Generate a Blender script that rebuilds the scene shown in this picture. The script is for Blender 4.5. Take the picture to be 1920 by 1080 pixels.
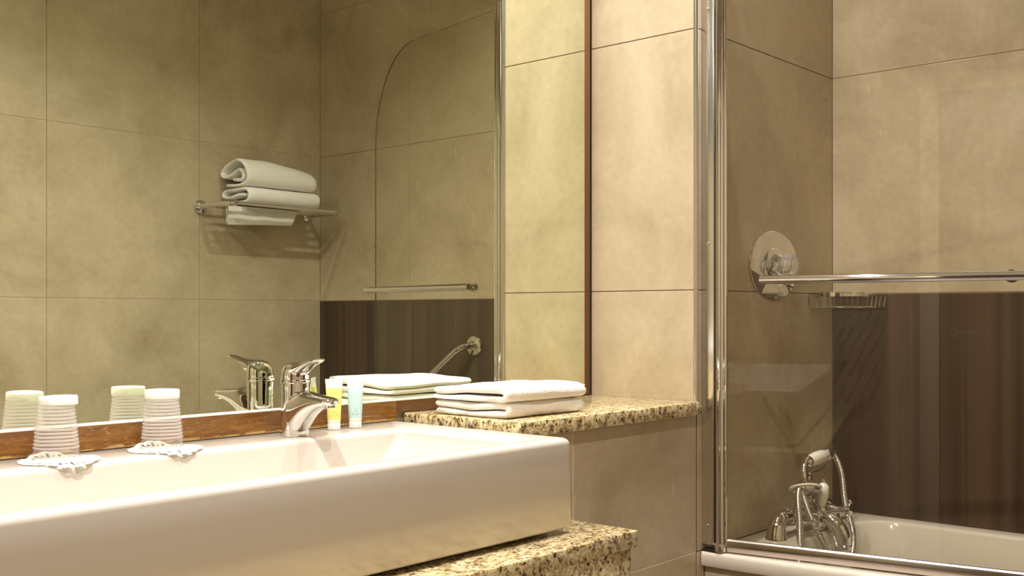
import bpy, bmesh, math, random
from math import sin, cos, pi, radians
from mathutils import Vector, Matrix, noise
random.seed(4)
for o in list(bpy.data.objects): bpy.data.objects.remove(o)
S = bpy.context.scene; COL = S.collection

# ------------------------------------------------------------ camera
cam_d = bpy.data.cameras.new('camera'); cam = bpy.data.objects.new('camera', cam_d); COL.objects.link(cam)
cam.location = (-2.1098, -1.6006, 1.10)
cam.rotation_euler = (radians(90), 0, radians(41.5186 - 90))
cam_d.sensor_width = 36; cam_d.lens = 2001.66/1920*36
cam_d.shift_y = (589.42-540)/1920; cam_d.clip_start = .01
S.camera = cam
# ------------------------------------------------------------ light and exposure
w = bpy.data.worlds.new('world'); S.world = w; w.use_nodes = True
w.node_tree.nodes['Background'].inputs[0].default_value = (1, .85, .65, 1)
w.node_tree.nodes['Background'].inputs[1].default_value = .02
S.view_settings.view_transform = 'Standard'; S.view_settings.look = 'None'
S.view_settings.exposure = 0.2; S.view_settings.gamma = 1; S.view_settings.use_curve_mapping = False
CEIL = 2.62
WARM = (1, .935, .895)
# recessed ceiling downlights: x, y, watts; last one added to fill the opposite wall
LIGHTS = [(-1.60, -.50, 22), (-.60, -.42, 8), (-.12, -.38, 11), (-1.45, -1.20, 15)]

# ------------------------------------------------------------ helpers
class MB:
    def __init__(s): s.bm = bmesh.new(); s.mi = 0
    def quad(s, pts):
        vs = [s.bm.verts.new(p) for p in pts]
        f = s.bm.faces.new(vs); f.material_index = s.mi; return f
    def box(s, x0, x1, y0, y1, z0, z1, bev=0, seg=2):
        b = bmesh.new()
        bmesh.ops.create_cube(b, size=1)
        for v in b.verts:
            v.co = Vector(((x0+x1)/2+v.co.x*(x1-x0), (y0+y1)/2+v.co.y*(y1-y0), (z0+z1)/2+v.co.z*(z1-z0)))
        if bev: bmesh.ops.bevel(b, geom=b.edges[:], offset=bev, segments=seg, profile=.5, affect='EDGES')
        s.merge(b); return s
    def merge(s, b, M=None):
        mp = {}
        for v in b.verts: mp[v] = s.bm.verts.new(M @ v.co if M else v.co)
        for f in b.faces:
            try:
                g = s.bm.faces.new([mp[v] for v in f.verts]); g.material_index = s.mi
            except ValueError: pass
        b.free()
    def rings(s, rings, cap=True, closed=False):
        V = [[s.bm.verts.new(p) for p in r] for r in rings]
        n = len(V[0]); m = len(V)
        for i in range(m if closed else m-1):
            a, b = V[i], V[(i+1) % m]
            for j in range(n):
                k = (j+1) % n
                f = s.bm.faces.new((a[j], a[k], b[k], b[j])); f.material_index = s.mi
        if cap and not closed:
            f = s.bm.faces.new(V[0][::-1]); f.material_index = s.mi
            f = s.bm.faces.new(V[-1]); f.material_index = s.mi
        return s
    def tube(s, pts, r, n=16, closed=False, cap=True):
        pts = [Vector(p) for p in pts]; m = len(pts)
        R = r if isinstance(r, (list, tuple)) else [r]*m
        T = []
        for i in range(m):
            if closed: t = pts[(i+1) % m]-pts[i-1]
            else: t = pts[min(i+1, m-1)]-pts[max(i-1, 0)]
            T.append(t.normalized())
        up = Vector((0, 0, 1)) if abs(T[0].z) < .9 else Vector((1, 0, 0))
        u = (up - T[0]*up.dot(T[0])).normalized(); rings = []
        for i in range(m):
            u = (u - T[i]*u.dot(T[i])).normalized(); v = T[i].cross(u)
            rings.append([pts[i]+(u*cos(2*pi*k/n)+v*sin(2*pi*k/n))*R[i] for k in range(n)])
        return s.rings(rings, cap, closed)
    def lathe(s, prof, c=(0, 0, 0), axis=(0, 0, 1), n=32, cap=True):
        A = Vector(axis).normalized(); c = Vector(c)
        u = A.orthogonal().normalized()
        if abs(A.z) > .99: u = Vector((1, 0, 0))
        v = A.cross(u)
        return s.rings([[c+A*h+(u*cos(2*pi*k/n)+v*sin(2*pi*k/n))*max(r, 1e-4) for k in range(n)] for r, h in prof], cap)
    def ball(s, c, r, sc=(1, 1, 1), n=14):
        b = bmesh.new(); bmesh.ops.create_uvsphere(b, u_segments=n, v_segments=n//2+2, radius=r)
        s.merge(b, Matrix.Translation(Vector(c)) @ Matrix.Diagonal((*sc, 1))); return s
    def obj(s, name, mat, parent=None, smooth=True, angle=35, bev=0):
        bmesh.ops.recalc_face_normals(s.bm, faces=s.bm.faces[:])
        me = bpy.data.meshes.new(name); s.bm.to_mesh(me); s.bm.free()
        for m in (mat if isinstance(mat, (list, tuple)) else [mat]): me.materials.append(m)
        o = bpy.data.objects.new(name, me); COL.objects.link(o)
        if smooth:
            me.polygons.foreach_set('use_smooth', [True]*len(me.polygons))
            try: me.set_sharp_from_angle(angle=radians(angle))
            except Exception: pass
        if bev:
            b = o.modifiers.new('bevel', 'BEVEL'); b.width = bev; b.segments = 3; b.limit_method = 'ANGLE'
        if parent:
            o.parent = parent
            o.matrix_parent_inverse = Matrix.Translation(parent.location).inverted()
        return o

def smooth_path(P, k=8, closed=False):
    P = [Vector(p) for p in P]; n = len(P); out = []
    rng = range(n) if closed else range(n-1)
    for i in rng:
        if closed: a, b, c, d = P[i-1], P[i], P[(i+1) % n], P[(i+2) % n]
        else: a, b, c, d = P[max(i-1, 0)], P[i], P[i+1], P[min(i+2, n-1)]
        for j in range(k):
            t = j/k
            out.append(.5*((2*b)+(c-a)*t+(2*a-5*b+4*c-d)*t*t+(3*b-a-3*c+d)*t**3))
    if not closed: out.append(P[-1])
    return out

def thing(name, label, cat, loc=(0, 0, 0), group=None):
    o = bpy.data.objects.new(name, None); COL.objects.link(o); o.location = loc
    o.empty_display_size = .05
    o['label'] = label; o['category'] = cat
    if group: o['group'] = group
    return o
def tag(o, label, cat, group=None):
    o['label'] = label; o['category'] = cat
    if group: o['group'] = group
    return o
def struct(o, label=None):
    o['kind'] = 'structure'
    if label: o['label'] = label
    return o

# ------------------------------------------------------------ materials
def mat(name, col=(.5, .5, .5), rough=.5, metal=0, **k):
    m = bpy.data.materials.new(name); m.use_nodes = True
    b = m.node_tree.nodes['Principled BSDF']
    b.inputs['Base Color'].default_value = (*col, 1); b.inputs['Roughness'].default_value = rough
    b.inputs['Metallic'].default_value = metal
    for kk, v in k.items(): b.inputs[kk.replace('_', ' ')].default_value = v
    return m
def N(m, t, **k):
    n = m.node_tree.nodes.new(t)
    for kk, v in k.items():
        if hasattr(n, kk): setattr(n, kk, v)
        else: n.inputs[kk.replace('_', ' ')].default_value = v
    return n
def L(m, a, b): m.node_tree.links.new(a, b)
def ramp(m, src, stops, interp='LINEAR'):
    r = N(m, 'ShaderNodeValToRGB'); r.color_ramp.interpolation = interp
    e = r.color_ramp.elements
    while len(e) < len(stops): e.new(.5)
    for i, (p, c) in enumerate(stops):
        e[i].position = p; e[i].color = (*c, 1) if len(c) == 3 else c
    L(m, src, r.inputs[0]); return r.outputs[0]
def pos(m): return N(m, 'ShaderNodeNewGeometry').outputs['Position']
def mapped(m, sc):
    mp = N(m, 'ShaderNodeMapping'); mp.inputs['Scale'].default_value = sc; L(m, pos(m), mp.inputs[0]); return mp.outputs[0]
def bsdf(m): return m.node_tree.nodes['Principled BSDF']
def mixc(m, f, a, b, mode='MIX'):
    x = N(m, 'ShaderNodeMix', data_type='RGBA', blend_type=mode)
    for i, v in ((0, f), (6, a), (7, b)):
        if hasattr(v, 'is_output'): L(m, v, x.inputs[i])
        else: x.inputs[i].default_value = v if not isinstance(v, tuple) else (*v, 1)
    return x.outputs[2]
def bump(m, src, strength, dist=.001):
    b = N(m, 'ShaderNodeBump'); b.inputs['Strength'].default_value = strength; b.inputs['Distance'].default_value = dist
    L(m, src, b.inputs['Height']); L(m, b.outputs[0], bsdf(m).inputs['Normal'])

def tile_material(name, a, b, c, rough=.32):
    m = mat(name, a, rough)
    n1 = N(m, 'ShaderNodeTexNoise'); n1.inputs['Scale'].default_value = 3.2; n1.inputs['Detail'].default_value = 7
    n1.inputs['Roughness'].default_value = .62; n1.inputs['Distortion'].default_value = .5; L(m, pos(m), n1.inputs['Vector'])
    col = ramp(m, n1.outputs[0], [(.30, b), (.5, a), (.70, c)])
    n2 = N(m, 'ShaderNodeTexNoise'); n2.inputs['Scale'].default_value = 55; n2.inputs['Detail'].default_value = 4; L(m, pos(m), n2.inputs['Vector'])
    s = ramp(m, n2.outputs[0], [(.3, (.94, .94, .94)), (.7, (1.04, 1.04, 1.04))])
    col = mixc(m, 1.0, col, s, 'MULTIPLY')
    n3 = N(m, 'ShaderNodeTexNoise'); n3.inputs['Scale'].default_value = 1.0; n3.inputs['Detail'].default_value = 2; L(m, mapped(m, (38, 38, 9)), n3.inputs['Vector'])
    col = mixc(m, ramp(m, n3.outputs[0], [(.74, (0, 0, 0)), (.80, (.35, .35, .35))]), col, (.80, .72, .55))
    L(m, col, bsdf(m).inputs['Base Color'])
    L(m, ramp(m, n1.outputs[0], [(.3, (rough-.06,)*3), (.7, (rough+.10,)*3)]), bsdf(m).inputs['Roughness'])
    bump(m, n2.outputs[0], .06)
    return m
M_tile = tile_material('beige_tile', (.50, .41, .275), (.40, .315, .20), (.585, .49, .345))
M_grout = mat('tan_grout', (.50, .40, .27), .8)
M_grout_dark = mat('brown_grout', (.16, .09, .045), .8)
M_grout_light = mat('cream_grout', (.92, .84, .70), .8)

M_brown = mat('brown_tile', (.075, .045, .027), .30)
n = N(M_brown, 'ShaderNodeTexNoise'); n.inputs['Scale'].default_value = 1; n.inputs['Detail'].default_value = 5
L(M_brown, mapped(M_brown, (26, 26, .35)), n.inputs['Vector'])
L(M_brown, ramp(M_brown, n.outputs[0], [(.35, (.052, .030, .020)), (.5, (.068, .040, .026)), (.62, (.092, .056, .034))]), bsdf(M_brown).inputs['Base Color'])

def granite(name, k=1.0):
    m = mat(name, (.6, .5, .3), .12)
    n1 = N(m, 'ShaderNodeTexNoise'); n1.inputs['Scale'].default_value = 88; n1.inputs['Detail'].default_value = 6; n1.inputs['Roughness'].default_value = .74
    L(m, mapped(m, (.8, 1.25, .8)), n1.inputs['Vector'])
    c1 = ramp(m, n1.outputs[0], [(.35, (.035, .022, .012)), (.42, (.17, .11, .05)), (.465, (.50, .37, .17)), (.52, (.70, .58, .33)), (.63, (.86, .76, .50))])
    v = N(m, 'ShaderNodeTexVoronoi'); v.inputs['Scale'].default_value = 210
    nd = N(m, 'ShaderNodeTexNoise'); nd.inputs['Scale'].default_value = 130; L(m, pos(m), nd.inputs['Vector'])
    sc_ = N(m, 'ShaderNodeVectorMath', operation='SCALE'); L(m, nd.outputs['Color'], sc_.inputs[0]); sc_.inputs['Scale'].default_value = .012
    ad_ = N(m, 'ShaderNodeVectorMath', operation='ADD'); L(m, pos(m), ad_.inputs[0]); L(m, sc_.outputs[0], ad_.inputs[1]); L(m, ad_.outputs[0], v.inputs['Vector'])
    sepc = N(m, 'ShaderNodeSeparateColor'); L(m, v.outputs['Color'], sepc.inputs[0])
    dark = ramp(m, sepc.outputs[0], [(.90, (0, 0, 0)), (.93, (1, 1, 1))])
    c2 = mixc(m, dark, c1, (.045, .032, .022))
    gold = ramp(m, sepc.outputs[1], [(.78, (0, 0, 0)), (.86, (.7, .7, .7))])
    c3 = mixc(m, gold, c2, (.46, .31, .12))
    gray = ramp(m, sepc.outputs[2], [(.92, (0, 0, 0)), (.95, (.6, .6, .6))])
    c4 = mixc(m, gray, c3, (.34, .31, .27))
    L(m, c4, bsdf(m).inputs['Base Color'])
    bump(m, n1.outputs[0], .05)
    return m
M_gran = granite('speckled_granite')

M_ceram = mat('white_ceramic', (.60, .552, .485), .16, Coat_Weight=.0)
M_bath = mat('bath_enamel', (.66, .60, .50), .10, Coat_Weight=.3)
M_chrome = mat('chrome', (.76, .75, .745), .045, 1)
M_satin = mat('satin_aluminium', (.74, .72, .69), .22, 1)
M_black = mat('black_rubber_and_gap', (.012, .012, .012), .4)  # black rubber; also the painted shade gap under the basin
M_red = mat('red_dot', (.13, .008, .012), .3)
M_porc = mat('cream_porcelain', (.84, .80, .68), .12)
M_white = mat('white_card', (.88, .85, .80), .6)
M_paint = mat('ceiling_paint', (.80, .76, .68), .8)
M_floor = tile_material('floor_tile', (.085, .055, .035), (.065, .04, .026), (.11, .072, .046))
M_door = mat('door_wood', (.055, .03, .016), .35)
M_frame = mat('door_frame_paint', (.85, .76, .55), .4)
M_edge = mat('mirror_edge_glint', (.92, .92, .88), .25)  # pale colour stands in for the glint along the mirror's polished lower edge
M_sil = mat('silicone', (.55, .47, .36), .5)

M_mirror = mat('mirror_silver', (.88, .93, .79), 0.0, 1)
bsdf(M_mirror).inputs['Specular Tint'].default_value = (.80, .825, .70, 1)

M_board = mat('varnished_board', (.30, .14, .035), .35)
n = N(M_board, 'ShaderNodeTexNoise'); n.inputs['Scale'].default_value = 1; n.inputs['Detail'].default_value = 7; n.inputs['Distortion'].default_value = 1.2
L(M_board, mapped(M_board, (16, 16, 120)), n.inputs['Vector'])
c = ramp(M_board, n.outputs[0], [(.3, (.19, .075, .010)), (.55, (.30, .125, .018)), (.66, (.38, .175, .03))])
n2 = N(M_board, 'ShaderNodeTexNoise'); n2.inputs['Scale'].default_value = 1; n2.inputs['Detail'].default_value = 9; n2.inputs['Roughness'].default_value = .75; n2.inputs['Distortion'].default_value = 2.0
L(M_board, mapped(M_board, (38, 38, 210)), n2.inputs['Vector'])
c = mixc(M_board, ramp(M_board, n2.outputs[0], [(.58, (0, 0, 0)), (.64, (.75, .75, .75))]), c, (.78, .46, .15))
sx = N(M_board, 'ShaderNodeSeparateXYZ'); L(M_board, pos(M_board), sx.inputs[0])
mr = N(M_board, 'ShaderNodeMapRange'); mr.inputs[1].default_value = .8995; mr.inputs[2].default_value = .886; L(M_board, sx.outputs[2], mr.inputs[0])
wn = N(M_board, 'ShaderNodeTexNoise'); wn.inputs['Scale'].default_value = 1; wn.inputs['Detail'].default_value = 6; L(M_board, mapped(M_board, (45, 45, 150)), wn.inputs['Vector'])
am = N(M_board, 'ShaderNodeMath', operation='MULTIPLY'); L(M_board, mr.outputs[0], am.inputs[0]); L(M_board, wn.outputs[0], am.inputs[1])
c = mixc(M_board, ramp(M_board, am.outputs[0], [(.33, (0, 0, 0)), (.42, (.8, .8, .8))]), c, (.80, .55, .22))
L(M_board, c, bsdf(M_board).inputs['Base Color'])
M_board2 = mat('dark_board', (.17, .075, .026), .4)

def thin_clear(name, tint, ior, milky=0.0, milk=(1, 1, 1)):
    m = bpy.data.materials.new(name); m.use_nodes = True; nt = m.node_tree; nt.nodes.clear()
    out = nt.nodes.new('ShaderNodeOutputMaterial'); tr = nt.nodes.new('ShaderNodeBsdfTransparent'); tr.inputs[0].default_value = (*tint, 1)
    gl = nt.nodes.new('ShaderNodeBsdfGlossy'); gl.inputs['Roughness'].default_value = .0 if not milky else .06
    g = nt.nodes.new('ShaderNodeNewGeometry'); dt = N(m, 'ShaderNodeVectorMath', operation='DOT_PRODUCT')
    L(m, g.outputs['Incoming'], dt.inputs[0]); L(m, g.outputs['Normal'], dt.inputs[1])
    ab = N(m, 'ShaderNodeMath', operation='ABSOLUTE'); L(m, dt.outputs['Value'], ab.inputs[0])
    om = N(m, 'ShaderNodeMath', operation='SUBTRACT'); om.inputs[0].default_value = 1; L(m, ab.outputs[0], om.inputs[1])
    pw = N(m, 'ShaderNodeMath', operation='POWER'); L(m, om.outputs[0], pw.inputs[0]); pw.inputs[1].default_value = 5
    f0 = ((ior-1)/(ior+1))**2
    ma = N(m, 'ShaderNodeMath', operation='MULTIPLY_ADD'); L(m, pw.outputs[0], ma.inputs[0]); ma.inputs[1].default_value = 1-f0; ma.inputs[2].default_value = f0
    mx = nt.nodes.new('ShaderNodeMixShader'); L(m, ma.outputs[0], mx.inputs[0])
    base = tr.outputs[0]
    if milky:
        d = nt.nodes.new('ShaderNodeBsdfDiffuse'); d.inputs[0].default_value = (*milk, 1)
        t2 = nt.nodes.new('ShaderNodeBsdfTranslucent'); t2.inputs[0].default_value = (*milk, 1)
        ad = nt.nodes.new('ShaderNodeMixShader'); ad.inputs[0].default_value = .5; L(m, d.outputs[0], ad.inputs[1]); L(m, t2.outputs[0], ad.inputs[2])
        m2 = nt.nodes.new('ShaderNodeMixShader'); m2.inputs[0].default_value = milky
        L(m, tr.outputs[0], m2.inputs[1]); L(m, ad.outputs[0], m2.inputs[2]); base = m2.outputs[0]
    L(m, base, mx.inputs[1]); L(m, gl.outputs[0], mx.inputs[2]); L(m, mx.outputs[0], out.inputs[0])
    return m
M_glass = thin_clear('shower_glass', (.95, .945, .91), 1.42)
M_cup = thin_clear('clear_plastic', (.97, .95, .94), 1.5, .11)
M_rib = thin_clear('plastic_rib', (.95, .93, .92), 1.5, .40)
M_gedge = mat('green_glass_edge', (.075, .085, .05), .15)
M_knob = mat('clear_acrylic', (.95, .93, .88), .02, Transmission_Weight=.85, IOR=1.49)

def terry(name, col):
    m = mat(name, col, .95); bsdf(m).inputs['Sheen Weight'].default_value = .3
    n = N(m, 'ShaderNodeTexNoise'); n.inputs['Scale'].default_value = 420; n.inputs['Detail'].default_value = 3; L(m, pos(m), n.inputs['Vector'])
    n2 = N(m, 'ShaderNodeTexNoise'); n2.inputs['Scale'].default_value = 90; n2.inputs['Detail'].default_value = 3; L(m, pos(m), n2.inputs['Vector'])
    a = N(m, 'ShaderNodeMath', operation='ADD'); L(m, n.outputs[0], a.inputs[0]); L(m, n2.outputs[0], a.inputs[1])
    bump(m, a.outputs[0], .55, .003)
    return m
M_terry = terry('white_terry', (.92, .89, .84))

# ------------------------------------------------------------ the room
def tiled(name, frame, uj, vj, th=.012, gap=.0022, mats=None, pick=None, grout=None, bev=.0009):
    """frame = origin, u-dir, v-dir, outward normal. tiles are real slabs, grout sits between them"""
    O, U, V, Nn = [Vector(a) for a in frame]
    mb = MB()
    for i in range(len(uj)-1):
        for j in range(len(vj)-1):
            b = bmesh.new(); bmesh.ops.create_cube(b, size=1)
            u0, u1, v0, v1 = uj[i]+gap/2, uj[i+1]-gap/2, vj[j]+gap/2, vj[j+1]-gap/2
            for v in b.verts:
                v.co = O+U*((u0+u1)/2+v.co.x*(u1-u0))+V*((v0+v1)/2+v.co.y*(v1-v0))+Nn*(-th/2+v.co.z*th)
            bmesh.ops.bevel(b, geom=b.edges[:], offset=bev, segments=2, profile=.5, affect='EDGES')
            mb.mi = pick(i, j) if pick else 0
            mb.merge(b)
    mb.mi = 1 if mats is None else len(mats)-1
    b = bmesh.new(); bmesh.ops.create_cube(b, size=1)
    for v in b.verts:
        v.co = O+U*((uj[0]+uj[-1])/2+v.co.x*(uj[-1]-uj[0]))+V*((vj[0]+vj[-1])/2+v.co.y*(vj[-1]-vj[0]))+Nn*(-.0013-.02+v.co.z*.04)
    mb.merge(b)
    return struct(mb.obj(name, mats or [M_tile, M_grout], angle=20))
ZJ = [0, .556, 1.156, 1.756, 2.356, CEIL]
XL = -2.55; YO = -1.972; XR = .710; YP = -.2967
tiled('wall_back', ((0, .014, 0), (1, 0, 0), (0, 0, 1), (0, -1, 0)), [XL, -1.85, -1.25, -.65, -.003], ZJ)
tiled('wall_front', ((0, YO, 0), (1, 0, 0), (0, 0, 1), (0, 1, 0)), [XL, -2.235, -1.65, -1.035, -.45, .135, XR], ZJ)
tiled('wall_right', ((XR, 0, 0), (0, 1, 0), (0, 0, 1), (-1, 0, 0)), [YO, -1.423, -.823, YP], ZJ, mats=[M_tile, M_brown, mat('lip_shade_grout', (.33, .24, .14), .8)], pick=lambda i, j: 1 if j == 1 else 0)  # grout here is darkened to include the shadow under the tile lips
tiled('wall_left', ((XL, 0, 0), (0, 1, 0), (0, 0, 1), (1, 0, 0)), [YO, -1.65], ZJ)
tiled('wall_left', ((XL, 0, 0), (0, 1, 0), (0, 0, 1), (1, 0, 0)), [-.80, -.4, .014], ZJ)
tiled('wall_left', ((XL, 0, 0), (0, 1, 0), (0, 0, 1), (1, 0, 0)), [-1.65, -.80], [2.13, CEIL])
# the boxed-in corner that carries the bath taps: side face and front face
tiled('wall_side', ((0, 0, 0), (0, 1, 0), (0, 0, 1), (-1, 0, 0)), [YP+.0005, .005], [.86, 1.156, 1.756, 2.356, CEIL], mats=[M_tile, M_grout_dark])
tiled('wall_taps', ((0, YP, 0), (1, 0, 0), (0, 0, 1), (0, -1, 0)), [.002, XR], ZJ, mats=[M_tile, M_grout_dark])
mb = MB(); mb.box(.036, XR-.03, YP+.045, .03, 0, CEIL); struct(mb.obj('wall_core', M_grout, smooth=False))
tiled('wall_ledge', ((0, YP, 0), (1, 0, 0), (0, 0, 1), (0, -1, 0)), [-.612, -.455, .000], [0, .556, .8695], gap=.003, mats=[M_tile, M_grout_light])
mb = MB(); mb.box(-.612, -.585, YP+.042, .012, 0, .8695); mb.box(-.612, 0, .0, .012, 0, .8695); struct(mb.obj('wall_ledge_end', M_tile, smooth=False))
mb = MB(); mb.box(XL-.1, XR+.1, YO-.1, .1, CEIL, CEIL+.05); struct(mb.obj('ceiling', M_paint, smooth=False))
tiled('floor', ((0, 0, 0), (1, 0, 0), (0, 1, 0), (0, 0, 1)), [XL, -1.95, -1.35, -.75, -.15, .45, XR], [YO, -1.372, -.772, .014], mats=[M_floor, M_grout])
# metal edge trim down the outer corner above the stone shelf
mb = MB(); mb.tube([(-.0005, YP+.001, .901), (-.0005, YP+.001, CEIL)], .0058, 12); struct(mb.obj('trim_1', M_satin))

# door in the left wall, seen only as a reflection
d = struct(bpy.data.objects.new('door_1', None)); COL.objects.link(d); d.location = (XL, -1.225, 0)
mb = MB(); mb.box(XL-.03, XL+.015, -1.59, -.86, .005, 2.07, .002)
for z0, z1 in ((.15, .95), (1.1, 1.95)): mb.box(XL+.012, XL+.022, -1.49, -.96, z0, z1, .004)
mb.obj('door_leaf', M_door, d)
mb = MB(); mb.box(XL-.03, XL+.03, -.86, -.78, 0, 2.15, .004); mb.box(XL-.03, XL+.03, -1.67, -1.59, 0, 2.15, .004); mb.box(XL-.03, XL+.03, -1.59, -.86, 2.07, 2.15, .004)
mb.obj('door_frame', M_frame, d)
mb = MB(); mb.lathe([(.025, 0), (.025, .008), (.009, .010), (.009, .045)], (XL+.015, -.92, 1.02), (1, 0, 0)); mb.tube([(XL+.055, -.92, 1.02), (XL+.055, -1.03, 1.02)], .009)
mb.obj('door_handle', M_chrome, d)

# ------------------------------------------------------------ ceiling downlights
def downlight(x, y, watts, label):
    t = thing('ceiling_downlight', label, 'ceiling light', (x, y, CEIL), 'recessed downlights in the ceiling')
    mb = MB(); mb.lathe([(.046, -.004), (.046, 0), (.030, 0), (.030, -.004)], (x, y, CEIL-.0005), (0, 0, 1), 40, cap=False)
    mb.rings([[(x+r*cos(a*pi/20), y+r*sin(a*pi/20), CEIL-.0045) for a in range(40)] for r in (.046, .030)], cap=False)
    mb.obj('bezel', M_chrome, t)
    em = bpy.data.materials.new('lamp_glow'); em.use_nodes = True
    b = em.node_tree.nodes['Principled BSDF']; b.inputs['Emission Color'].default_value = (*WARM, 1); b.inputs['Emission Strength'].default_value = 30
    mb = MB(); mb.lathe([(.029, 0), (.029, .002)], (x, y, CEIL-.003), (0, 0, 1), 32); mb.obj('lamp_lens', em, t)
    ld = bpy.data.lights.new('downlight_lamp', 'AREA'); ld.shape = 'DISK'; ld.size = .022 if watts < 12 else .035; ld.spread = radians(140); ld.energy = watts; ld.color = WARM
    lo = bpy.data.objects.new('downlight_lamp', ld); COL.objects.link(lo); lo.location = (x, y, CEIL-.006)
    lo.parent = t; lo.matrix_parent_inverse = Matrix.Translation(t.location).inverted()
for (x, y, wv), lb in zip(LIGHTS, ('round recessed ceiling downlight above the washbasin', 'round recessed ceiling downlight in front of the stone shelf', 'round recessed ceiling downlight nearest the shower screen', 'added fill downlight nearest the door, brightening the opposite wall')):
    downlight(x, y, wv, lb)

# ------------------------------------------------------------ mirror
t = thing('wall_mirror', 'large frameless wall mirror above the washbasin on a brown wooden backing board', 'mirror', (-1.2, 0, .93))
X0 = XL+.15
mb = MB(); mb.box(X0, -.033, .0, .005, .9295, 2.36, .0008); mb.obj('mirror_glass', M_mirror, t, angle=10)
mb = MB(); mb.box(X0, -.033, -.0012, .005, .9258, .9293, .0006); mb.obj('lower_edge', M_edge, t)
mb = MB(); mb.box(X0, -.648, .0052, .0125, .886, 2.38, .0005); mb.obj('backing_board', M_board, t)
mb = MB(); mb.box(-.6475, -.0045, .0052, .0125, .9015, 2.38, .0005); mb.obj('backing_board', M_board2, t)

# ------------------------------------------------------------ granite shelf and counter
mb = MB(); mb.box(-.629, -.0015, -.3125, .004, .872, .9005, .0025)
tag(mb.obj('granite_shelf', M_gran), 'speckled cream granite shelf slab under the folded white towels', 'shelf')
t = thing('granite_counter', 'speckled granite counter carrying the white washbasin', 'counter', (-1.5, -.25, .36))
mb = MB(); mb.box(XL+.16, -.551, -.518, -.2995, .689, .719, .0025); mb.box(XL+.16, -.6125, -.2995, .0135, .689, .719, .0015); mb.obj('counter_slab', M_gran, t)
mb = MB(); mb.box(XL+.16, -.560, -.509, -.491, .36, .6885, .001); mb.box(-.578, -.560, -.491, -.30, .36, .6885, .001); mb.obj('apron', M_gran, t)

# ------------------------------------------------------------ washbasin
def superrect(cx, cy, hx, hy, r, z, n=8):
    out = []
    for (sx, sy, a0) in ((1, 1, 0), (-1, 1, 90), (-1, -1, 180), (1, -1, 270)):
        for k in range(n+1):
            a = radians(a0+90*k/n)
            out.append((cx+sx*(hx-r)+r*cos(a), cy+sy*(hy-r)+r*sin(a), z))
    return out
bx0, bx1, by0, by1 = XL+.25, -.645, -.4445, .0045
def rr(x0, x1, y0, y1, r, z): return superrect((x0+x1)/2, (y0+y1)/2, (x1-x0)/2, (y1-y0)/2, r, z)
R = [rr(bx0+.006, bx1-.002, by0+.004, by1-.002, .010, .7285), rr(bx0, bx1+.0035, by0-.001, by1, .012, .7335)]
for k in range(7):
    a = k/6*pi/2; e = .011*(1-cos(a)); R.append(rr(bx0+e, bx1-e, by0+e, by1-min(e, .002), .012, .874+.011*sin(a)))
ix0, ix1, iy0, iy1 = bx0+.06, -.745, -.410, -.118
for k in range(1, 7):
    a = k/6*pi/2; e = .012*sin(a); R.append(rr(ix0-.012+e, ix1+.012-e, iy0-.010+e*.85, iy1+.014-e, .02, .885-.012*(1-cos(a))))
R.append(rr(ix0+.02, ix1-.055, iy0+.008, iy1-.012, .03, .825))
R.append(rr(ix0+.03, ix1-.085, iy0+.014, iy1-.022, .035, .79))
R.append(rr(ix0+.05, ix1-.115, iy0+.035, iy1-.045, .035, .772))
R.append(rr(ix0+.10, ix1-.20, iy0+.08, iy1-.10, .02, .767))
t = thing('washbasin', 'long white rectangular ceramic washbasin on the granite counter', 'washbasin', (-1.4, -.22, .729))
mb = MB(); mb.rings(R, cap=True); bo = mb.obj('basin', M_ceram, t, angle=60)
mb = MB(); mb.box(bx0+.03, bx1-.030, by0+.030, -.03, .7193, .7283); mb.obj('foot', M_black, t)  # support block coloured black as the shade in the gap under the basin
mb = MB(); mb.lathe([(.001, .0), (.022, .0), (.024, .002), (.020, .005), (.001, .006)], (-1.25, -.26, .7675)); mb.obj('drain', M_chrome, t)

# ------------------------------------------------------------ basin mixer
FX, FY = -.944, -.052
t = thing('basin_mixer_tap', 'chrome single-lever mixer tap on the back ledge of the washbasin', 'tap', (FX, FY, .885))
def sect(c, hx, hz, axis='y', n=24, p=2.4):
    out = []
    for k in range(n):
        a = 2*pi*k/n; ca, sa = cos(a), sin(a)
        u = math.copysign(abs(ca)**(2/p), ca)*hx; v = math.copysign(abs(sa)**(2/p), sa)*hz
        out.append((c[0]+u, c[1], c[2]+v) if axis == 'y' else (c[0]+u, c[1]+v, c[2]))
    return out
mb = MB()
mb.rings([sect((FX, FY, z), hx, hy, 'z', p=2) for z, hx, hy in ((.8852, .0265, .0265), (.889, .0268, .0268), (.91, .0250, .0250), (.94, .0245, .0245), (.975, .0250, .0250), (.9785, .0245, .0245))])
pr = [(-.055, .886, .962, .023), (-.072, .888, .966, .0235), (-.084, .898, .967, .0235), (-.098, .912, .966, .0225), (-.113, .923, .964, .021), (-.13, .932, .962, .0195), (-.15, .9385, .9605, .018), (-.168, .942, .959, .0165), (-.178, .944, .9575, .014), (-.1835, .947, .955, .008)]
mb.rings([sect((FX, y, (a+b)/2), wx, (b-a)/2) for y, a, b, wx in pr])
fb = mb.obj('body', M_chrome, t, angle=50)
mb = MB(); mb.lathe([(.009, 0), (.010, .001), (.010, .006), (.008, .007)], (FX, -.170, .9400)); mb.obj('aerator', M_chrome, fb)
mb = MB(); mb.lathe([(.0252, .9782), (.0268, .9795), (.0268, .983), (.0252, .9843)], (FX, FY, 0)); mb.obj('collar', M_chrome, t)
mb = MB()
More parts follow.
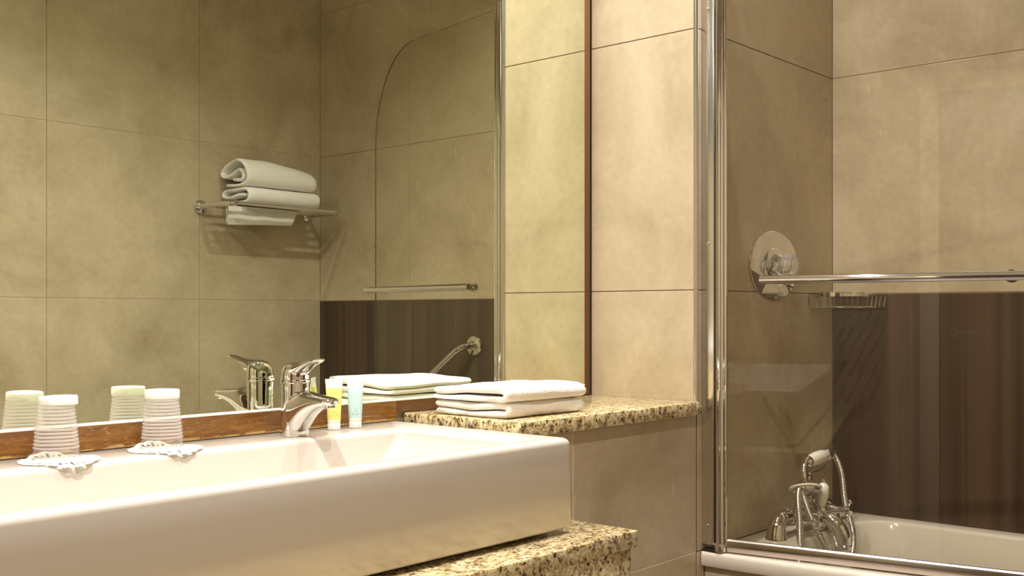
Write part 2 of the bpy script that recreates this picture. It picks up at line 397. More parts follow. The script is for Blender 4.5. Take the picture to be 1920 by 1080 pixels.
mb.rings([sect((FX, FY+dy, z), hx, hx*.98, 'z', p=2) for z, hx, dy in ((.9845, .0252, 0), (.992, .0255, 0), (1.000, .0245, -.001), (1.007, .0215, -.003), (1.012, .017, -.005), (1.0155, .010, -.008), (1.0165, .003, -.01))])
lp = [(-.045, .992, 1.013, .020), (-.062, .990, 1.0165, .0215), (-.078, .993, 1.017, .0195), (-.092, 1.001, 1.018, .0165), (-.107, 1.008, 1.020, .014), (-.122, 1.013, 1.0225, .0125), (-.134, 1.0165, 1.0245, .0115), (-.141, 1.019, 1.0245, .008), (-.1435, 1.0205, 1.0235, .004)]
mb.rings([sect((FX, y, (a+b)/2), wx, (b-a)/2) for y, a, b, wx in lp])
lvb = mb.obj('lever', M_chrome, t, angle=50)
mb = MB(); mb.lathe([(.0001, 0), (.0032, 0), (.0032, .0012), (.0001, .0014)], (FX-.0075, FY-.0240, .9925), (-.3, -.95, .05), 20); mb.obj('hot_marker', M_red, lvb)

t.scale = (1, .925, 1)
t.rotation_euler.z = radians(-4.6)   # turned a little towards the left
# ------------------------------------------------------------ cups, doilies
def tumbler(cx, cy, tilt, off, label, dlabel):
    cx0 = cx
    # lace doily
    mb = MB(); nr, nt_ = 14, 144
    cr, sp = .0385, .056
    def rad(i, th):
        f = i/nr
        return f*sp*(1+.035*abs(sin(th*9))+.012*sin(th*2+cx*9))
    def dp(i, th):
        r = rad(i, th); x, y = cx+r*cos(th), cy-.011+r*sin(th)
        z = .8864+.0006*sin(th*5+i)*(i/nr)
        if y > -.018: z += (y+.018)*.75; y = -.018+(y+.018)*.62
        if y < -.112: z -= (-.112-y)*.35
        return (x, y, z)
    V = [[mb.bm.verts.new(dp(i, 2*pi*k/nt_)) for k in range(nt_)] for i in range(1, nr+1)]
    for i in range(nr-1):
        for k in range(nt_):
            hole = False
            if i >= 8 and i < nr-2:
                hole = (k % 4) in (1, 2) and (i % 2 == 0 or (k//4) % 2 == 0)
            if hole: continue
            q = (k+1) % nt_
            mb.bm.faces.new((V[i][k], V[i][q], V[i+1][q], V[i+1][k]))
    mb.bm.faces.new(V[0])
    d = mb.obj('lace_doily', M_white); tag(d, dlabel, 'doily', 'lace doilies under the plastic cups')
    so = d.modifiers.new('solid', 'SOLIDIFY'); so.thickness = .0004; so.offset = 1
    z0 = .8873
    t = thing('plastic_cup', label, 'cup', (cx, cy, z0), 'upturned plastic cups on the basin')
    mb = MB(); mb.lathe([(.0335, 0), (.0338, .0018), (.0322, .0022), (.0318, .014)], (cx, cy, z0), n=56, cap=False)
    r0 = .0318
    for k in range(13):
        h0 = .014+k*.0054; ra, rb = .0318-.0075*(h0-.014)/.0715, .0318-.0075*(h0+.0054-.014)/.0715
        mb.mi = 0; mb.lathe([(ra, h0), (ra, h0+.0022)], (cx, cy, z0), n=56, cap=False)
        mb.mi = 1; mb.lathe([(ra, h0+.0022), (ra+.0006, h0+.0030), (ra+.0006, h0+.0045), (rb, h0+.0054)], (cx, cy, z0), n=56, cap=False)
    mb.mi = 0; mb.lathe([(rb, .0842), (rb-.0008, .0868), (.001, .0872)], (cx, cy, z0), n=56, cap=False)
    bmesh.ops.remove_doubles(mb.bm, verts=mb.bm.verts[:], dist=1e-5)
    mb.obj('cup_wall', [M_cup, M_rib], t, angle=60)
    mb = MB(); A = Vector((sin(tilt[0]), sin(tilt[1]), 1)).normalized()
    mb.lathe([(.0262, -.0015), (.0268, 0), (.0268, .0105), (.0258, .0122), (.012, .0132), (.001, .0134)], (cx+off[0], cy+off[1], z0+.0805), A, 40)
    mb.obj('paper_lid', M_white, t)
tumbler(-1.377, -.055, (-.03, .05), (.003, -.001), 'ribbed clear plastic cup with a tilted white lid, further left of the two', 'scalloped white lace doily under the leftmost plastic cup')
tumbler(-1.204, -.053, (.0, .0), (.0, .0), 'ribbed clear plastic cup with a level white lid, nearer the tap', 'scalloped white lace doily under the cup nearer the tap')

# ------------------------------------------------------------ toiletry tubes
def tube_item(cx, cy, liq, name, label, rz):
    m = mat(name, liq, .25); b = bsdf(m)
    g = N(m, 'ShaderNodeSeparateXYZ'); L(m, pos(m), g.inputs[0])
    mr = N(m, 'ShaderNodeMapRange'); mr.inputs[1].default_value = .885; mr.inputs[2].default_value = .985; L(m, g.outputs[2], mr.inputs[0])
    c = ramp(m, mr.outputs[0], [(0, (.86, .80, .76)), (.17, (.86, .82, .76)), (.20, liq), (.765, liq), (.785, (.80, .76, .73))])
    L(m, c, b.inputs['Base Color']); b.inputs['Subsurface Weight'].default_value = 0
    t = thing('toiletry_tube', label, 'tube', (cx, cy, .8852), 'small toiletry tubes by the tap')
    ca, sa = cos(rz), sin(rz)
    def sec(z, hx, hy, n=28):
        return [(cx+hx*cos(2*pi*k/n)*ca-hy*sin(2*pi*k/n)*sa, cy+hx*cos(2*pi*k/n)*sa+hy*sin(2*pi*k/n)*ca, z) for k in range(n)]
    mb = MB(); mb.rings([sec(.8985, .0115, .0112), sec(.901, .0124, .0115), sec(.925, .0133, .0098), (sec(.95, .0146, .0066)), sec(.968, .0157, .0030), sec(.9705, .0160, .0012), sec(.979, .0166, .0010), sec(.9795, .0164, .0006)])
    mb.obj('tube_body', m, t, angle=60)
    mb = MB(); mb.rings([sec(.8853, .0112, .0108), sec(.886, .0118, .0112), sec(.897, .0118, .0112), sec(.8985, .0112, .0106)]); mb.obj('cap', mat(name+'_cap', (.80, .74, .70), .3), t)
    # printed flower spots and the thin vertical lines of print
    ink = mat(name+'_ink', (.12, .14, .16) if liq[2] > .5 else (.30, .30, .08), .5)
    mb = MB()
    def front(u, z):   # point on the camera side of the tube
        f = (z-.901)/.07; hx = .0124+.0035*f; hy = max(.0115-.0092*f*f**.3, .0012)
        w_ = max(0, 1-(u/hx)**2)**.5
        return Vector((cx+u*ca+hy*w_*sa*1.0, cy+u*sa-hy*w_*ca, z))
    def spot(u, z, r, rv=None):
        rv = rv or r
        P = [front(u+r*cos(a*pi/3), z+rv*sin(a*pi/3))+Vector((sa, -ca, 0))*.0004 for a in range(6)]
        mb.quad(P)
    rnd = random.Random(int(liq[0]*100))
    for k in range(8): spot(-.008+.0022*k+rnd.uniform(-.0006, .0006), .9685-.001*((k % 3))+(.0010*k if k > 3 else 0)-.0035, .0007, .0008)
    for k in range(9): spot(.0108+rnd.uniform(-.0009, .0007), .936+.0036*k, .0006, .0008)
    for (u, z) in ((-.0065, .9115), (.0035, .9125), (-.002, .912), (.0015, .910)): spot(u, z, .0010 if abs(u) > .003 else .0004, .0010)
    for k in range(26): spot(-.0008, .9155+.00125*k, .00075, .00035)
    for k in range(12): spot(.0032, .9155+.0015*k, .0004, .00045)
    spot(-.0005, .9745, .0006, .0012)
    mb.obj('print', ink, t, smooth=False)
face = math.atan2(-.78, -.63)   # direction back towards the room
tube_item(-.838, -.031, (.76, .72, .22), 'yellow_tube', 'small yellow toiletry tube standing beside the tap spout', -.62)
tube_item(-.790, -.035, (.50, .69, .70), 'blue_tube', 'small pale blue toiletry tube standing right of the yellow one', -.62)

# ------------------------------------------------------------ towels
def ribbon(name, path, th, x0, x1, base, parent=None, nx=44, amp=.0025, squash=None, seed=0, sag=None, xs=None, mtl=None):
    """thick cloth strip following a cross-section path (y,z), running along x"""
    P = smooth_path([(p[0], p[1], 0) for p in path], 7)
    m = len(P); T = []
    for i in range(m):
        d = (P[min(i+1, m-1)]-P[max(i-1, 0)]).normalized(); T.append(d)
    thv = th if isinstance(th, (list, tuple)) else [th]*len(path)
    tl = []
    for i in range(m):
        f = i/(m-1)*(len(thv)-1); a = int(f); b = min(a+1, len(thv)-1); tl.append(thv[a]*(1-f+a)+thv[b]*(f-a))
    mb = MB(); rings = []
    for q in range(nx+1):
        f = q/nx
        # rounded ends
        g = f*(x1-x0); e = min(g, (x1-x0)-g); k = 1.0
        rr_ = .007
        if e < rr_: k = math.sqrt(max(0, 1-(1-e/rr_)**2))*.45+.55
        X = x0+g
        outl = []
        def pt(i, side):
            n_ = Vector((-T[i].y, T[i].x, 0)); c = P[i]+n_*side*tl[i]*.5*k
            return c
        L_ = [pt(i, 1) for i in range(m)]; Rr = [pt(i, -1) for i in range(m)]
        tipa = P[-1]+T[-1]*tl[-1]*.45*k; tipb = P[0]-T[0]*tl[0]*.45*k
        poly = L_+[tipa]+Rr[::-1]+[tipb]
        rg = []
        for j, c in enumerate(poly):
            y, z = c.x, c.y
            if squash: z *= squash(f)
            nz = Vector((X*9+seed, y*14+seed, z*14))
            dx = noise.noise(nz*1.3+Vector((7, 0, 0)))*amp*1.8
            dy = noise.noise(nz)*amp; dz = noise.noise(nz+Vector((0, 9, 0)))*amp*min(1, z/.01 if z > 0 else 0)
            fz = noise.noise(Vector((X*260, y*260, z*260+seed)))*.0005
            rg.append((base[0]+X+dx*(1 if .02 < f < .98 else 1), base[1]+y+dy+fz, base[2]+max(z+dz+fz, .0004)))
        rings.append(rg)
    Vv = [[mb.bm.verts.new(p) for p in r] for r in rings]; n_ = len(Vv[0])
    for a, b in zip(Vv, Vv[1:]):
        for j in range(n_): k_ = (j+1) % n_; mb.bm.faces.new((a[j], a[k_], b[k_], b[j]))
    for r in (Vv[0], Vv[-1]):     # end faces follow the folded strip, left side i pairs with right side i
        Lf = r[:m]; Rt = r[m+1:2*m+1][::-1]
        for i in range(m-1): mb.bm.faces.new((Lf[i], Lf[i+1], Rt[i+1], Rt[i]))
        mb.bm.faces.new((Lf[-1], r[m], Rt[-1])); mb.bm.faces.new((Lf[0], Rt[0], r[2*m+1]))
    o = mb.obj(name, mtl or M_terry, parent, angle=70)
    return o
# two folded towels on the stone shelf (fold towards the room)
lo = [(.198, .0066), (.11, .0060), (.03, .0062), (.0135, .0080), (.0095, .0150), (.016, .0212), (.045, .0222), (.12, .0212), (.198, .0205)]
th_lo = [.0108, .0112, .0115, .0115, .0115, .0150, .0158, .0148, .0125]
o = ribbon('hand_towel', lo, th_lo, -.606, -.372, (0, -.263, .9006), seed=3, amp=.0042)
tag(o, 'folded white terry towel at the bottom of the pile on the stone shelf', 'towel', 'folded towels on the stone shelf')
up = [(.202, .0060), (.11, .0056), (.03, .0064), (.012, .0085), (.0075, .0165), (.016, .0232), (.045, .0245), (.12, .0225), (.200, .0190)]
o = ribbon('hand_towel', up, th_lo, -.612, -.370, (0, -.266, .9312), seed=11, amp=.0048)
tag(o, 'folded white terry towel on top of the pile on the stone shelf', 'towel', 'folded towels on the stone shelf')

# ------------------------------------------------------------ chrome towel rack on the opposite wall
RZ = 1.508; RA, RB, RD = .137, .640, .205
t = thing('towel_rack', 'chrome tubular towel rack holding folded bath towels, seen in the mirror', 'towel rack', (.39, YO, RZ))
for x in (RA, RB):
    mb = MB(); mb.lathe([(.027, 0), (.0275, .003), (.026, .010), (.020, .017), (.013, .020), (.011, .034)], (x, YO+.0005, RZ), (0, 1, 0)); mb.obj('wall_flange', M_chrome, t)
fr = smooth_path([(RA, YO+.03, RZ), (RA, YO+.08, RZ), (RA, YO+.15, RZ), (RA+.004, YO+.192, RZ), (RA+.018, YO+RD, RZ), (RA+.06, YO+RD, RZ), (.39, YO+RD, RZ), (RB-.06, YO+RD, RZ), (RB-.018, YO+RD, RZ), (RB-.004, YO+.192, RZ), (RB, YO+.15, RZ), (RB, YO+.08, RZ), (RB, YO+.03, RZ)], 6)
mb = MB(); mb.tube(fr, .0105, 16); mb.obj('outer_frame', M_chrome, t)
for dd in (.045, .085, .125, .165):
    mb = MB(); mb.tube([(RA, YO+dd, RZ), (RB, YO+dd, RZ)], .0048, 12); mb.obj('cross_bar', M_chrome, t)
tz = RZ+.0086
q = [(.035, .009), (.10, .0075), (.155, .008), (.176, .020), (.178, .042), (.155, .056), (.09, .057), (.03, .056), (.012, .046), (.018, .032), (.06, .030), (.11, .036), (.15, .032)]
o = ribbon('bath_towel', q, .0125, .225, .560, (0, YO+.01, tz), seed=21, nx=40)
tag(o, 'flat folded cream bath towel lying directly on the chrome rack', 'towel', 'bath towels on the rack')
q = [(.045, .010), (.10, .0075), (.15, .010), (.172, .028), (.170, .062), (.145, .092), (.10, .102), (.055, .094), (.020, .078), (.006, .060), (.018, .045), (.055, .044), (.10, .060), (.128, .064), (.146, .044), (.135, .028), (.09, .030)]
o = ribbon('bath_towel', q, .0125, .222, .548, (0, YO+.008, tz+.0655), seed=31, nx=40, amp=.004, squash=lambda f: 1-.28*max(0, (f-.35)/.65)**1.6)
tag(o, 'loosely rolled cream bath towel on top of the other one on the rack', 'towel', 'bath towels on the rack')
mb = MB()
rg = []
for q in range(21):
    f = q/20; X = .176+.292*f
    prof = [(.0, -.050), (-.001, -.02), (0, .0), (.0035, .006), (.0095, .0085), (.0155, .006), (.019, 0), (.0195, -.03), (.0195, -.056)]
    A_ = [(X+.03*f*(min(v, 0)+.056)/.06, YO+.125-.0095+u*(1 if v > -.004 else .6)+(.0038 if v <= -.004 else 0)+.0012*sin(X*60), RZ-.0015+v*((1.26-.26*f) if v < 0 else 1)) for u, v in prof]
    B_ = [(a[0], a[1]+(.0022 if i < 4 else -.0022), a[2]-(.0022 if 2 < i < 7 else 0)) for i, a in enumerate(A_)][::-1]
    rg.append(A_+B_)
mb.rings(rg); o = mb.obj('hand_towel', M_terry, angle=70)
tag(o, 'thin cream towel hanging down from a bar beneath the chrome rack', 'towel')

# ------------------------------------------------------------ bath
BZ = .556
def edge_x(y):      # outer edge of the bath leans inwards along its length
    s = min(max(YP-y, 0), .65)
    return .018+.03*s+.21*s*s
NY = 40
def bath_ring(inset_o, z, y_end=YO+.006, r=.02, x1=XR-.0015):
    """loop: outer edge (leaning), far end, right wall, tap end"""
    y0 = YP-.0015-inset_o*.0; pts = []
    for k in range(NY+1):
        y = y0+(y_end-y0)*k/NY; pts.append((edge_x(y)+inset_o, y, z))
    for k in range(NY+1):
        y = y_end+(y0-y_end)*k/NY; pts.append((x1, y, z))
    return pts
def cavity(x0o, x1, y1, y0, r, z):
    """inner loop with same vertex count"""
    out = []
    def corner(cx, cy, a0, a1, n): return [(cx+r*cos(radians(a0+(a1-a0)*k/n)), cy+r*sin(radians(a0+(a1-a0)*k/n)), z) for k in range(n+1)]
    n = 12; left = NY+1-2*(n//1)
    c = []
    c += corner(x0o+edge_x(y1)+r, y1-r, 90, 180, n)[:]
    for k in range(1, NY-2*n): y = (y1-r)+((y0+r)-(y1-r))*k/(NY-2*n); c.append((x0o+edge_x(y), y, z))
    c += corner(x0o+edge_x(y0)+r, y0+r, 180, 270, n)
    c += [((x0o+edge_x(y0)+x1)/2, y0, z)]
    half = len(c)
    c2 = corner(x1-r, y0+r, 270, 360, n)
    for k in range(1, NY-2*n): y = (y0+r)+((y1-r)-(y0+r))*k/(NY-2*n); c2.append((x1, y, z))
    c2 += corner(x1-r, y1-r, 0, 90, n)
    c2 += [((x0o+edge_x(y1)+x1)/2, y1, z)]
    return c+c2
mb = MB()
Rb = [bath_ring(.012, .520), bath_ring(.002, .522), bath_ring(0, .526), bath_ring(0, .547), bath_ring(.002, .553), bath_ring(.006, BZ-.0005), bath_ring(.012, BZ)]
inner = [(.060, XR-.045, YP-.115, YO+.08, .10, BZ), (.066, XR-.050, YP-.121, YO+.086, .10, BZ-.002), (.070, XR-.055, YP-.127, YO+.092, .10, BZ-.010), (.083, XR-.068, YP-.142, YO+.13, .11, .46), (.105, XR-.09, YP-.17, YO+.22, .12, .25), (.15, XR-.13, YP-.22, YO+.28, .10, .18), (.22, XR-.2, YP-.3, YO+.4, .05, .17)]
Cv = [cavity(*a) for a in inner]
nB, nC = len(Rb[0]), len(Cv[0])
def resample(loop, n):
    P = [Vector(p) for p in loop]; m = len(P); d = [0]
    for i in range(m): d.append(d[-1]+(P[(i+1) % m]-P[i]).length)
    out = []; j = 0
    for k in range(n):
        s = d[-1]*k/n
        while d[j+1] < s: j += 1
        f = (s-d[j])/max(d[j+1]-d[j], 1e-9); out.append(P[j].lerp(P[(j+1) % m], f))
    return out
allr = [[Vector(p) for p in r] for r in Rb]
V = [[mb.bm.verts.new(p) for p in r] for r in Rb]
for a, b in zip(V, V[1:]):
    for j in range(nB): k = (j+1) % nB; mb.bm.faces.new((a[j], a[k], b[k], b[j]))
W = [[mb.bm.verts.new(p) for p in r] for r in Cv]
for a, b in zip(W, W[1:]):
    for j in range(nC): k = (j+1) % nC; mb.bm.faces.new((a[j], a[k], b[k], b[j]))
mb.bm.faces.new(W[-1])
# flat rim between outer and inner loop
eo = [mb.bm.edges.get((V[-1][j], V[-1][(j+1) % nB])) for j in range(nB)]
ei = [mb.bm.edges.get((W[0][j], W[0][(j+1) % nC])) for j in range(nC)]
bmesh.ops.triangle_fill(mb.bm, use_beauty=True, use_dissolve=False, edges=eo+ei)
t = thing('bathtub', 'white enamelled bathtub along the right wall behind the glass screen', 'bathtub', (.4, -1.1, 0))
mb.obj('tub_shell', M_bath, t, angle=50)
mb = MB()
for k in range(NY):
    y0 = YP-.003+(YO+.02-YP)*k/NY; y1 = YP-.003+(YO+.02-YP)*(k+1)/NY
    a, b = edge_x(y0)+.014, edge_x(y1)+.014
    for (p, q_) in (((a, y0), (b, y1)),):
        mb.quad([(a, y0, .03), (b, y1, .03), (b, y1, .521), (a, y0, .521)])
        mb.quad([(a+.012, y0, .03), (b+.012, y1, .03), (b+.012, y1, .521), (a+.012, y0, .521)])
bmesh.ops.remove_doubles(mb.bm, verts=mb.bm.verts[:], dist=1e-5)
mb.obj('side_panel', M_tile, t, angle=60)
mb = MB(); mb.lathe([(.02, 0), (.021, .003), (.012, .005), (.001, .0055)], (XR-.40, YP-.32, .1702)); mb.obj('drain', M_chrome, t)

# ------------------------------------------------------------ shower screen
G0 = Vector((.034, -.340, 0)); GD = Vector((.185, -1, 0)).normalized(); GN = Vector((-1, -.185, 0)).normalized()  # GN faces the room
def gp(s, off, z): p = G0+GD*s+GN*off; return Vector((p.x, p.y, z))
t = thing('shower_screen', 'hinged clear glass shower screen with chrome post on the bath edge', 'shower screen', (.034, -.34, BZ))
ZT = 1.93; SE = .655; RC = .235
out = [(.012, .583), (SE-.004, .583), (SE, .587)]
for k in range(15):
    a = k/14*pi/2; out.append((SE-RC*(1-cos(a))*.95, ZT-RC*1.28+RC*1.28*sin(a)))
out += [(.012, ZT)]
mb = MB(); mb.rings([[gp(s, .002, z) for s, z in out], [gp(s, -.002, z) for s, z in out]]); 
for f in mb.bm.faces: f.material_index = 1 if len(f.verts) == 4 else 0
mb.obj('glass_pane', [M_glass, M_gedge], t, smooth=False)
mb = MB(); mb.tube([gp(0, 0, .566), gp(0, 0, 1.945)], .0118, 24)
mb.obj('hinge_post', M_chrome, t, angle=60)
mb = MB(); mb.tube([gp(.0135, .006, .572), gp(.0135, .006, 1.94)], .0035, 10); mb.obj('glazing_bead', M_chrome, t)
# wall channel fixed to the tap wall
mb = MB(); mb.box(.0225, .046, -.3275, YP-.0005, .572, 1.955, .0008); wc = mb.obj('wall_channel', M_satin, t)
mb = MB(); mb.box(.030, .040, -.3300, -.3276, .572, 1.945); mb.obj('channel_gap', M_black, t)
for z in (.615, 1.262, 1.80):
    mb = MB(); mb.lathe([(.0045, 0), (.0042, .0015), (.0025, .0028), (.0005, .0032)], (.0224, -.3125, z), (-1, 0, 0), 16); mb.obj('screw', M_chrome, wc)
mb = MB(); mb.box(.0215, .046, -.346, YP-.001, .5566, .5612, .0015); mb.obj('foot_cap', M_black, t)
mb = MB(); mb.lathe([(.011, .5565), (.0145, .559), (.0150, .566), (.0145, .573), (.012, .576)], G0); mb.obj('post_foot', M_chrome, t)
# bottom rail and its soft seal
mb = MB(); mb.rings([[gp(s, .0065, .5715), gp(s, .0075, .576), gp(s, .006, .585), gp(s, .0035, .5885), gp(s, -.0035, .5885), gp(s, -.006, .585), gp(s, -.0065, .5715)] for s in (.014, SE-.001)]); mb.obj('bottom_rail', M_satin, t, angle=25)
mb = MB(); mb.rings([[gp(s, .0035, .5600), gp(s, .0045, .5714), gp(s, -.0045, .5714), gp(s, -.0035, .5600)] for s in (.016, SE-.001)]); mb.obj('drip_seal', mat('clear_seal', (.60, .50, .44), .35), t)
# towel rail on the glass
RS0, RS1, RZ2, RO = .102, .665, 1.1765, .032
mb = MB(); mb.tube([gp(RS0, RO, RZ2), gp(RS0+.001, RO, RZ2), gp(RS1-.001, RO, RZ2), gp(RS1, RO, RZ2)], [.0085, .0093, .0093, .0085], 20); tr_ = mb.obj('towel_rail', M_chrome, t)
for s in (RS0+.035, SE-.05):
    p = gp(s, 0, RZ2); mb = MB(); mb.lathe([(.013, -.016), (.013, -.003), (.008, -.003), (.007, RO-.004)], p, GN, 20); mb.obj('rail_mount', M_chrome, tr_)

# ------------------------------------------------------------ shower valve
t = thing('shower_valve', 'round chrome shower valve plate with a clear acrylic knob on the tap wall', 'shower valve', (.366, YP, 1.224))
C0 = (.366, YP-.0005, 1.224)
def oval(rx, rz, d): return [(C0[0]+rx*cos(2*pi*k/72), C0[1]-d, C0[2]+rz*sin(2*pi*k/72)) for k in range(72)]
mb = MB(); mb.rings([oval(.124, .0865, 0), oval(.1265, .088, .001), oval(.1265, .088, .0035), oval(.123, .0855, .0055), oval(.05, .035, .0062)]); mb.obj('plate', M_chrome, t)
mb = MB(); mb.rings([oval(.062, .045, .0064), oval(.058, .042, .010), oval(.044, .034, .0125), oval(.03, .026, .014)]); mb.obj('valve_collar', M_chrome, t)
mb = MB(); mb.lathe([(.030, .012), (.031, .016), (.031, .019), (.027, .021), (.024, .026)], C0, (0, -1, 0), 40); mb.obj('valve_body', M_chrome, t)
mb = MB(); mb.lathe([(.020, .0265), (.028, .031), (.0315, .040), (.030, .050), (.024, .059), (.012, .064), (.001, .0645)], C0, (0, -1, 0), 9); mb.obj('knob', M_knob, t, smooth=False)
mb = MB(); mb.tube([(.366-.03, YP-.018, 1.215), (.366-.046, YP-.020, 1.208)], [.006, .004], 10); mb.obj('temperature_pin', M_chrome, t)

# ------------------------------------------------------------ corner soap basket
BK = .158; zb0, zb1 = 1.119, 1.153
t = thing('corner_soap_basket', 'chrome wire corner soap basket between the tap wall and the brown panel', 'soap basket', (XR-.05, YP-.05, zb0))
cxb, cyb = XR-.004, YP-.004
def arc(z, r, n=26):   # quarter-round front from tap wall to right wall
    P = []
    for k in range(n+1):
        a = pi+pi/2*k/n; ca, sa = cos(a), sin(a); p = 2.7
        P.append((cxb+math.copysign(abs(ca)**(2/p), ca)*r, cyb+math.copysign(abs(sa)**(2/p), sa)*r, z))
    return P
mb = MB(); P = arc(zb1, BK-.006)
mb.rings([[Vector(p)+Vector((0, 0, -.0055)), Vector(p)+Vector((0, 0, .0055)), Vector(p).lerp(Vector((cxb, cyb, zb1)), .02)+Vector((0, 0, .0055)), Vector(p).lerp(Vector((cxb, cyb, zb1)), .02)+Vector((0, 0, -.0055))] for p in P]); mb.obj('rim_band', M_chrome, t)
mb = MB(); mb.tube([(cxb, cyb, zb0)]+arc(zb0, BK-.014), .0018, 8); mb.tube([(cxb-BK+.014, cyb, zb0), (cxb, cyb, zb0), (cxb, cyb-BK+.014, zb0)], .0018, 8); mb.tube([(cxb-BK+.008, cyb, zb1), (cxb, cyb, zb1), (cxb, cyb-BK+.008, zb1)], .0022, 8); mb.obj('base_wire', M_chrome, t)
A1, A0 = arc(zb1, BK-.008, 13), arc(zb0, BK-.014, 13)
for i in range(14):
    mb = MB(); mb.tube([A1[i], A0[i]], .0018, 8); mb.obj('upright_wire', M_chrome, t)
for k in range(1, 8):
    s = .155*k/5.6
    a = Vector((cxb-s, cyb, zb0)); b = Vector((cxb, cyb-s, zb0))
    if s > BK-.014:
        e = s-(BK-.016); a = Vector((cxb-(BK-.016), cyb-e, zb0)); b = Vector((cxb-e, cyb-(BK-.016), zb0))
        if e > .075: continue
    mb = MB(); mb.tube([a, b], .0021, 8); mb.obj('floor_wire', M_chrome, t)
for (a, b) in (((cxb-BK*.62, cyb+.0035, zb1), (0, -1, 0)), ((cxb+.0035, cyb-BK*.62, zb1), (-1, 0, 0))):
    mb = MB(); mb.lathe([(.0085, 0), (.0085, .004), (.004, .006)], a, b, 20); mb.obj('wall_fixing', M_chrome, t)

# ------------------------------------------------------------ grab rail on the brown panel
t = thing('grab_rail', 'bent chrome grab rail on the dark brown panel above the bath, seen in the mirror', 'grab rail', (XR, -1.077, .986))
for (y, z) in ((-1.077, .986), (-1.43, .735)):
    mb = MB(); mb.lathe([(.036, 0), (.0365, .003), (.034, .008), (.016, .011), (.0115, .016)], (XR-.0005, y, z), (-1, 0, 0), 36); mb.obj('wall_flange', M_chrome, t)
mb = MB(); mb.tube(smooth_path([(XR-.008, -1.077, .986), (XR-.045, -1.079, .985), (XR-.066, -1.095, .975), (XR-.072, -1.13, .949), (XR-.072, -1.25, .863), (XR-.072, -1.375, .774), (XR-.066, -1.412, .747), (XR-.045, -1.428, .736), (XR-.008, -1.43, .735)], 7), .0115, 18); mb.obj('grip_tube', M_chrome, t)

# ------------------------------------------------------------ bath mixer with handset
MY = -.366; MZ = .601; MX = .400
t = thing('bath_mixer_tap', 'traditional chrome bath and shower mixer on the tap end of the bathtub', 'bath tap', (MX, MY, BZ))
def leg(x, sgn):
    mb = MB()
    P = smooth_path([(x, MY, BZ+.0008), (x+.001*sgn, MY, .568), (x+.005*sgn, MY, .585), (x+.016*sgn, MY, .598), (x+.034*sgn, MY, MZ+.001), (x+.060*sgn, MY, MZ)], 5)
    r = [.0265-.007*min(1, i/14) for i in range(len(P))]
    mb.tube(P, r, 28); o = mb.obj('pillar_leg', M_chrome, t)
    mb = MB(); mb.lathe([(.0195, -.012), (.0225, -.008), (.0225, .006), (.019, .010)], (x+.062*sgn, MY, MZ), (sgn, 0, 0), 8); mb.obj('coupling_nut', M_chrome, o)
leg(.250, 1); leg(.550, -1)
mb = MB(); mb.tube([(.305, MY, MZ), (.495, MY, MZ)], .0175, 24)
mb.ball((.322, MY-.004, MZ), .023); mb.ball((.478, MY-.004, MZ), .023); mb.ball((MX, MY, MZ+.004), .027, (1, 1, 1.1))
mb.lathe([(.022, 0), (.016, .014), (.018, .022), (.012, .030), (.009, .036), (.009, .088)], (MX+.022, MY, MZ+.010)); o = mb.obj('mixer_body', M_chrome, t)
# spout
mb = MB(); P = smooth_path([(MX, MY-.012, MZ-.006), (MX, MY-.035, MZ-.008), (MX, MY-.065, MZ-.010), (MX, MY-.090, MZ-.022), (MX, MY-.104, MZ-.046), (MX, MY-.107, MZ-.074)], 6)
mb.tube(P, [.0175-.0035*i/len(P) for i in range(len(P))], 24); o = mb.obj('spout', M_chrome, t)
mb = MB(); mb.lathe([(.0150, 0), (.0165, .002), (.0165, .010), (.0145, .012)], (MX, MY-.107, MZ-.080)); mb.obj('spout_tip', M_chrome, o)
def cross(c, ax, rot):
    c = Vector(c); ax = Vector(ax).normalized(); u = ax.orthogonal().normalized(); v = ax.cross(u)
    mb = MB(); mb.lathe([(.015, -.048), (.013, -.034), (.0085, -.022), (.0078, -.004), (.0115, .000), (.0115, .010), (.008, .013), (.001, .014)], c, ax, 20)
    for k in range(4):
        a = rot+k*pi/2; dvec = u*cos(a)+v*sin(a); o_ = c+ax*.005
        mb.tube([o_, o_+dvec*.014, o_+dvec*.020], [.0045, .0036, .004], 12); mb.ball(o_+dvec*.0235, .0062)
    mb.obj('cross_handle', M_chrome, t)
cross((.322, MY-.070, MZ-.006), (0, -1, .05), .45); cross((.478, MY-.076, MZ+.002), (0, -1, .05), .30)
LX, LY, LZ = MX+.016, MY-.040, MZ+.016
mb = MB(); mb.lathe([(.0065, 0), (.0075, .005), (.0100, .012), (.0135, .026), (.0148, .040), (.0135, .052), (.0075, .0590), (.004, .060)], (LX, LY, LZ), (0, -.06, 1), 24); lv = mb.obj('diverter_lever', M_porc, t)
mb = MB(); mb.ball((LX, LY-.0037, LZ+.0645), .0062); mb.obj('lever_finial', M_chrome, lv)
mb = MB(); mb.lathe([(.012, -.024), (.014, -.010), (.0125, -.002), (.009, .002)], (LX, LY, LZ), (0, -.06, 1)); mb.obj('lever_base', M_chrome, t)
HY = MY-.004
mb = MB(); mb.tube(smooth_path([(MX+.022, MY, .695), (MX+.010, HY, .692), (MX-.004, HY, .694), (MX-.012, HY, .704), (MX-.010, HY, .716)], 5), .0048, 12)
mb.tube(smooth_path([(MX+.022, MY, .695), (MX+.055, HY, .699), (MX+.088, HY, .704), (MX+.104, HY, .712), (MX+.108, HY, .722)], 5), .0048, 12); mb.obj('cradle', M_chrome, t)
h = thing('shower_handset', 'chrome telephone-style shower handset with a cream porcelain grip on the bath mixer', 'shower head', (.40, HY, .66))
d0 = Vector((.404, HY, .727)); d1 = Vector((.524, HY, .735)); dd = (d1-d0)
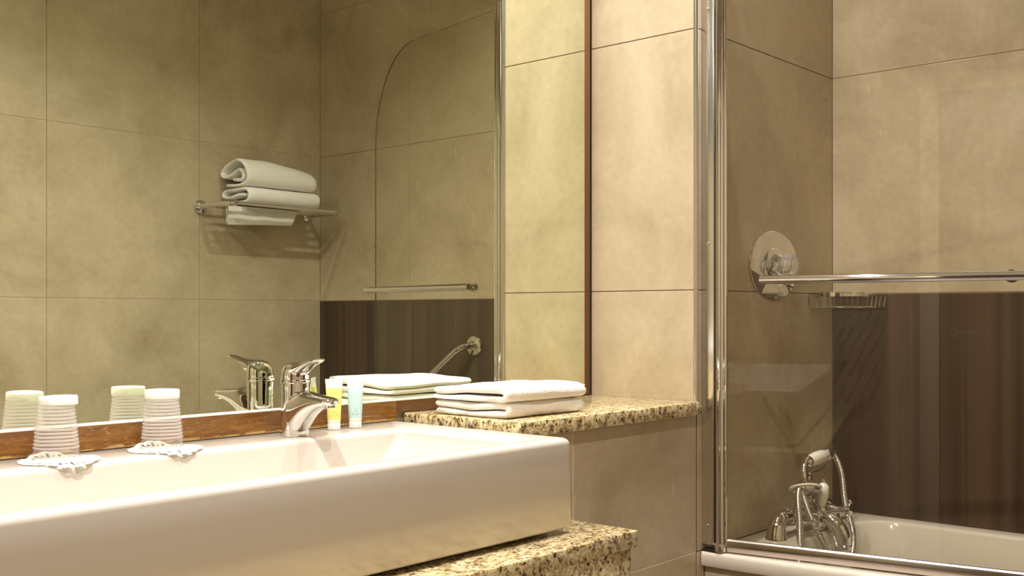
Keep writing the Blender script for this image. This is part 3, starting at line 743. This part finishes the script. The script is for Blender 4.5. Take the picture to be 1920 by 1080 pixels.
mb = MB(); P = smooth_path([tuple(d0+dd*.05), tuple(d0), (.392, HY-.001, .722), (.380, HY-.004, .708), (.376, HY-.007, .694), (.376, HY-.008, .684)], 6)
mb.tube(P, .0088, 18)
hd = Vector((.376, HY-.008, .686)); AX = Vector((-.34, -.30, -1)).normalized()
mb.lathe([(.010, 0), (.014, .003), (.026, .009), (.036, .016), (.0385, .019)], hd, AX, 40); mb.obj('shower_neck', M_chrome, h)
mb = MB(); mb.lathe([(.0390, .0188), (.0405, .0200), (.0405, .0235), (.036, .026)], hd, AX, 40); mb.obj('face_ring', M_porc, h)
mb = MB(); mb.lathe([(.0355, .0245), (.034, .031), (.024, .036), (.001, .037)], hd, AX, 40); mb.obj('spray_face', M_satin, h)
mb = MB(); mb.lathe([(.0125, .0), (.0150, .010), (.0172, .030), (.0176, .052), (.0160, .076), (.0135, .090)], d0+dd.normalized()*.016, dd, 24); mb.obj('grip', M_porc, h)
mb = MB(); mb.lathe([(.009, -.008), (.0155, 0), (.0155, .006), (.012, .0158)], d0, dd, 24); mb.obj('grip_ferrule', M_chrome, h)
mb = MB(); mb.lathe([(.0135, -.0135), (.0160, -.008), (.0160, .002), (.011, .010), (.009, .022)], d1, dd, 24); mb.obj('grip_ferrule', M_chrome, h)
Hs = smooth_path([(.540, HY, .736), (.556, HY, .734), (.566, HY-.006, .718), (.566, HY-.020, .680), (.554, HY-.034, .610), (.520, HY-.070, .540), (.47, HY-.090, .495), (.41, HY-.095, .470), (.355, HY-.09, .490), (.325, HY-.080, .545), (.320, HY-.050, .610), (.323, HY-.030, .655), (.312, HY-.026, .672), (.296, HY-.030, .650), (.275, HY-.045, .600), (.252, HY-.060, .540), (.262, HY-.085, .470), (.33, HY-.10, .435), (.41, HY-.095, .455), (.445, HY-.060, .520), (.448, HY-.035, .565), (.446, HY-.006, .590)], 22)
Hl = [0]
for a_, b_ in zip(Hs, Hs[1:]): Hl.append(Hl[-1]+(b_-a_).length)
Hn = []; j = 0; step = .00115
for k in range(int(Hl[-1]/step)):
    while Hl[j+1] < k*step: j += 1
    Hn.append(Hs[j].lerp(Hs[j+1], (k*step-Hl[j])/(Hl[j+1]-Hl[j])))
rl = [.0085 if i % 4 in (0, 1, 2) else .0075 for i in range(len(Hn))]
mb = MB(); mb.tube(Hn, rl, 14); o = mb.obj('hose', M_satin, h, angle=80)
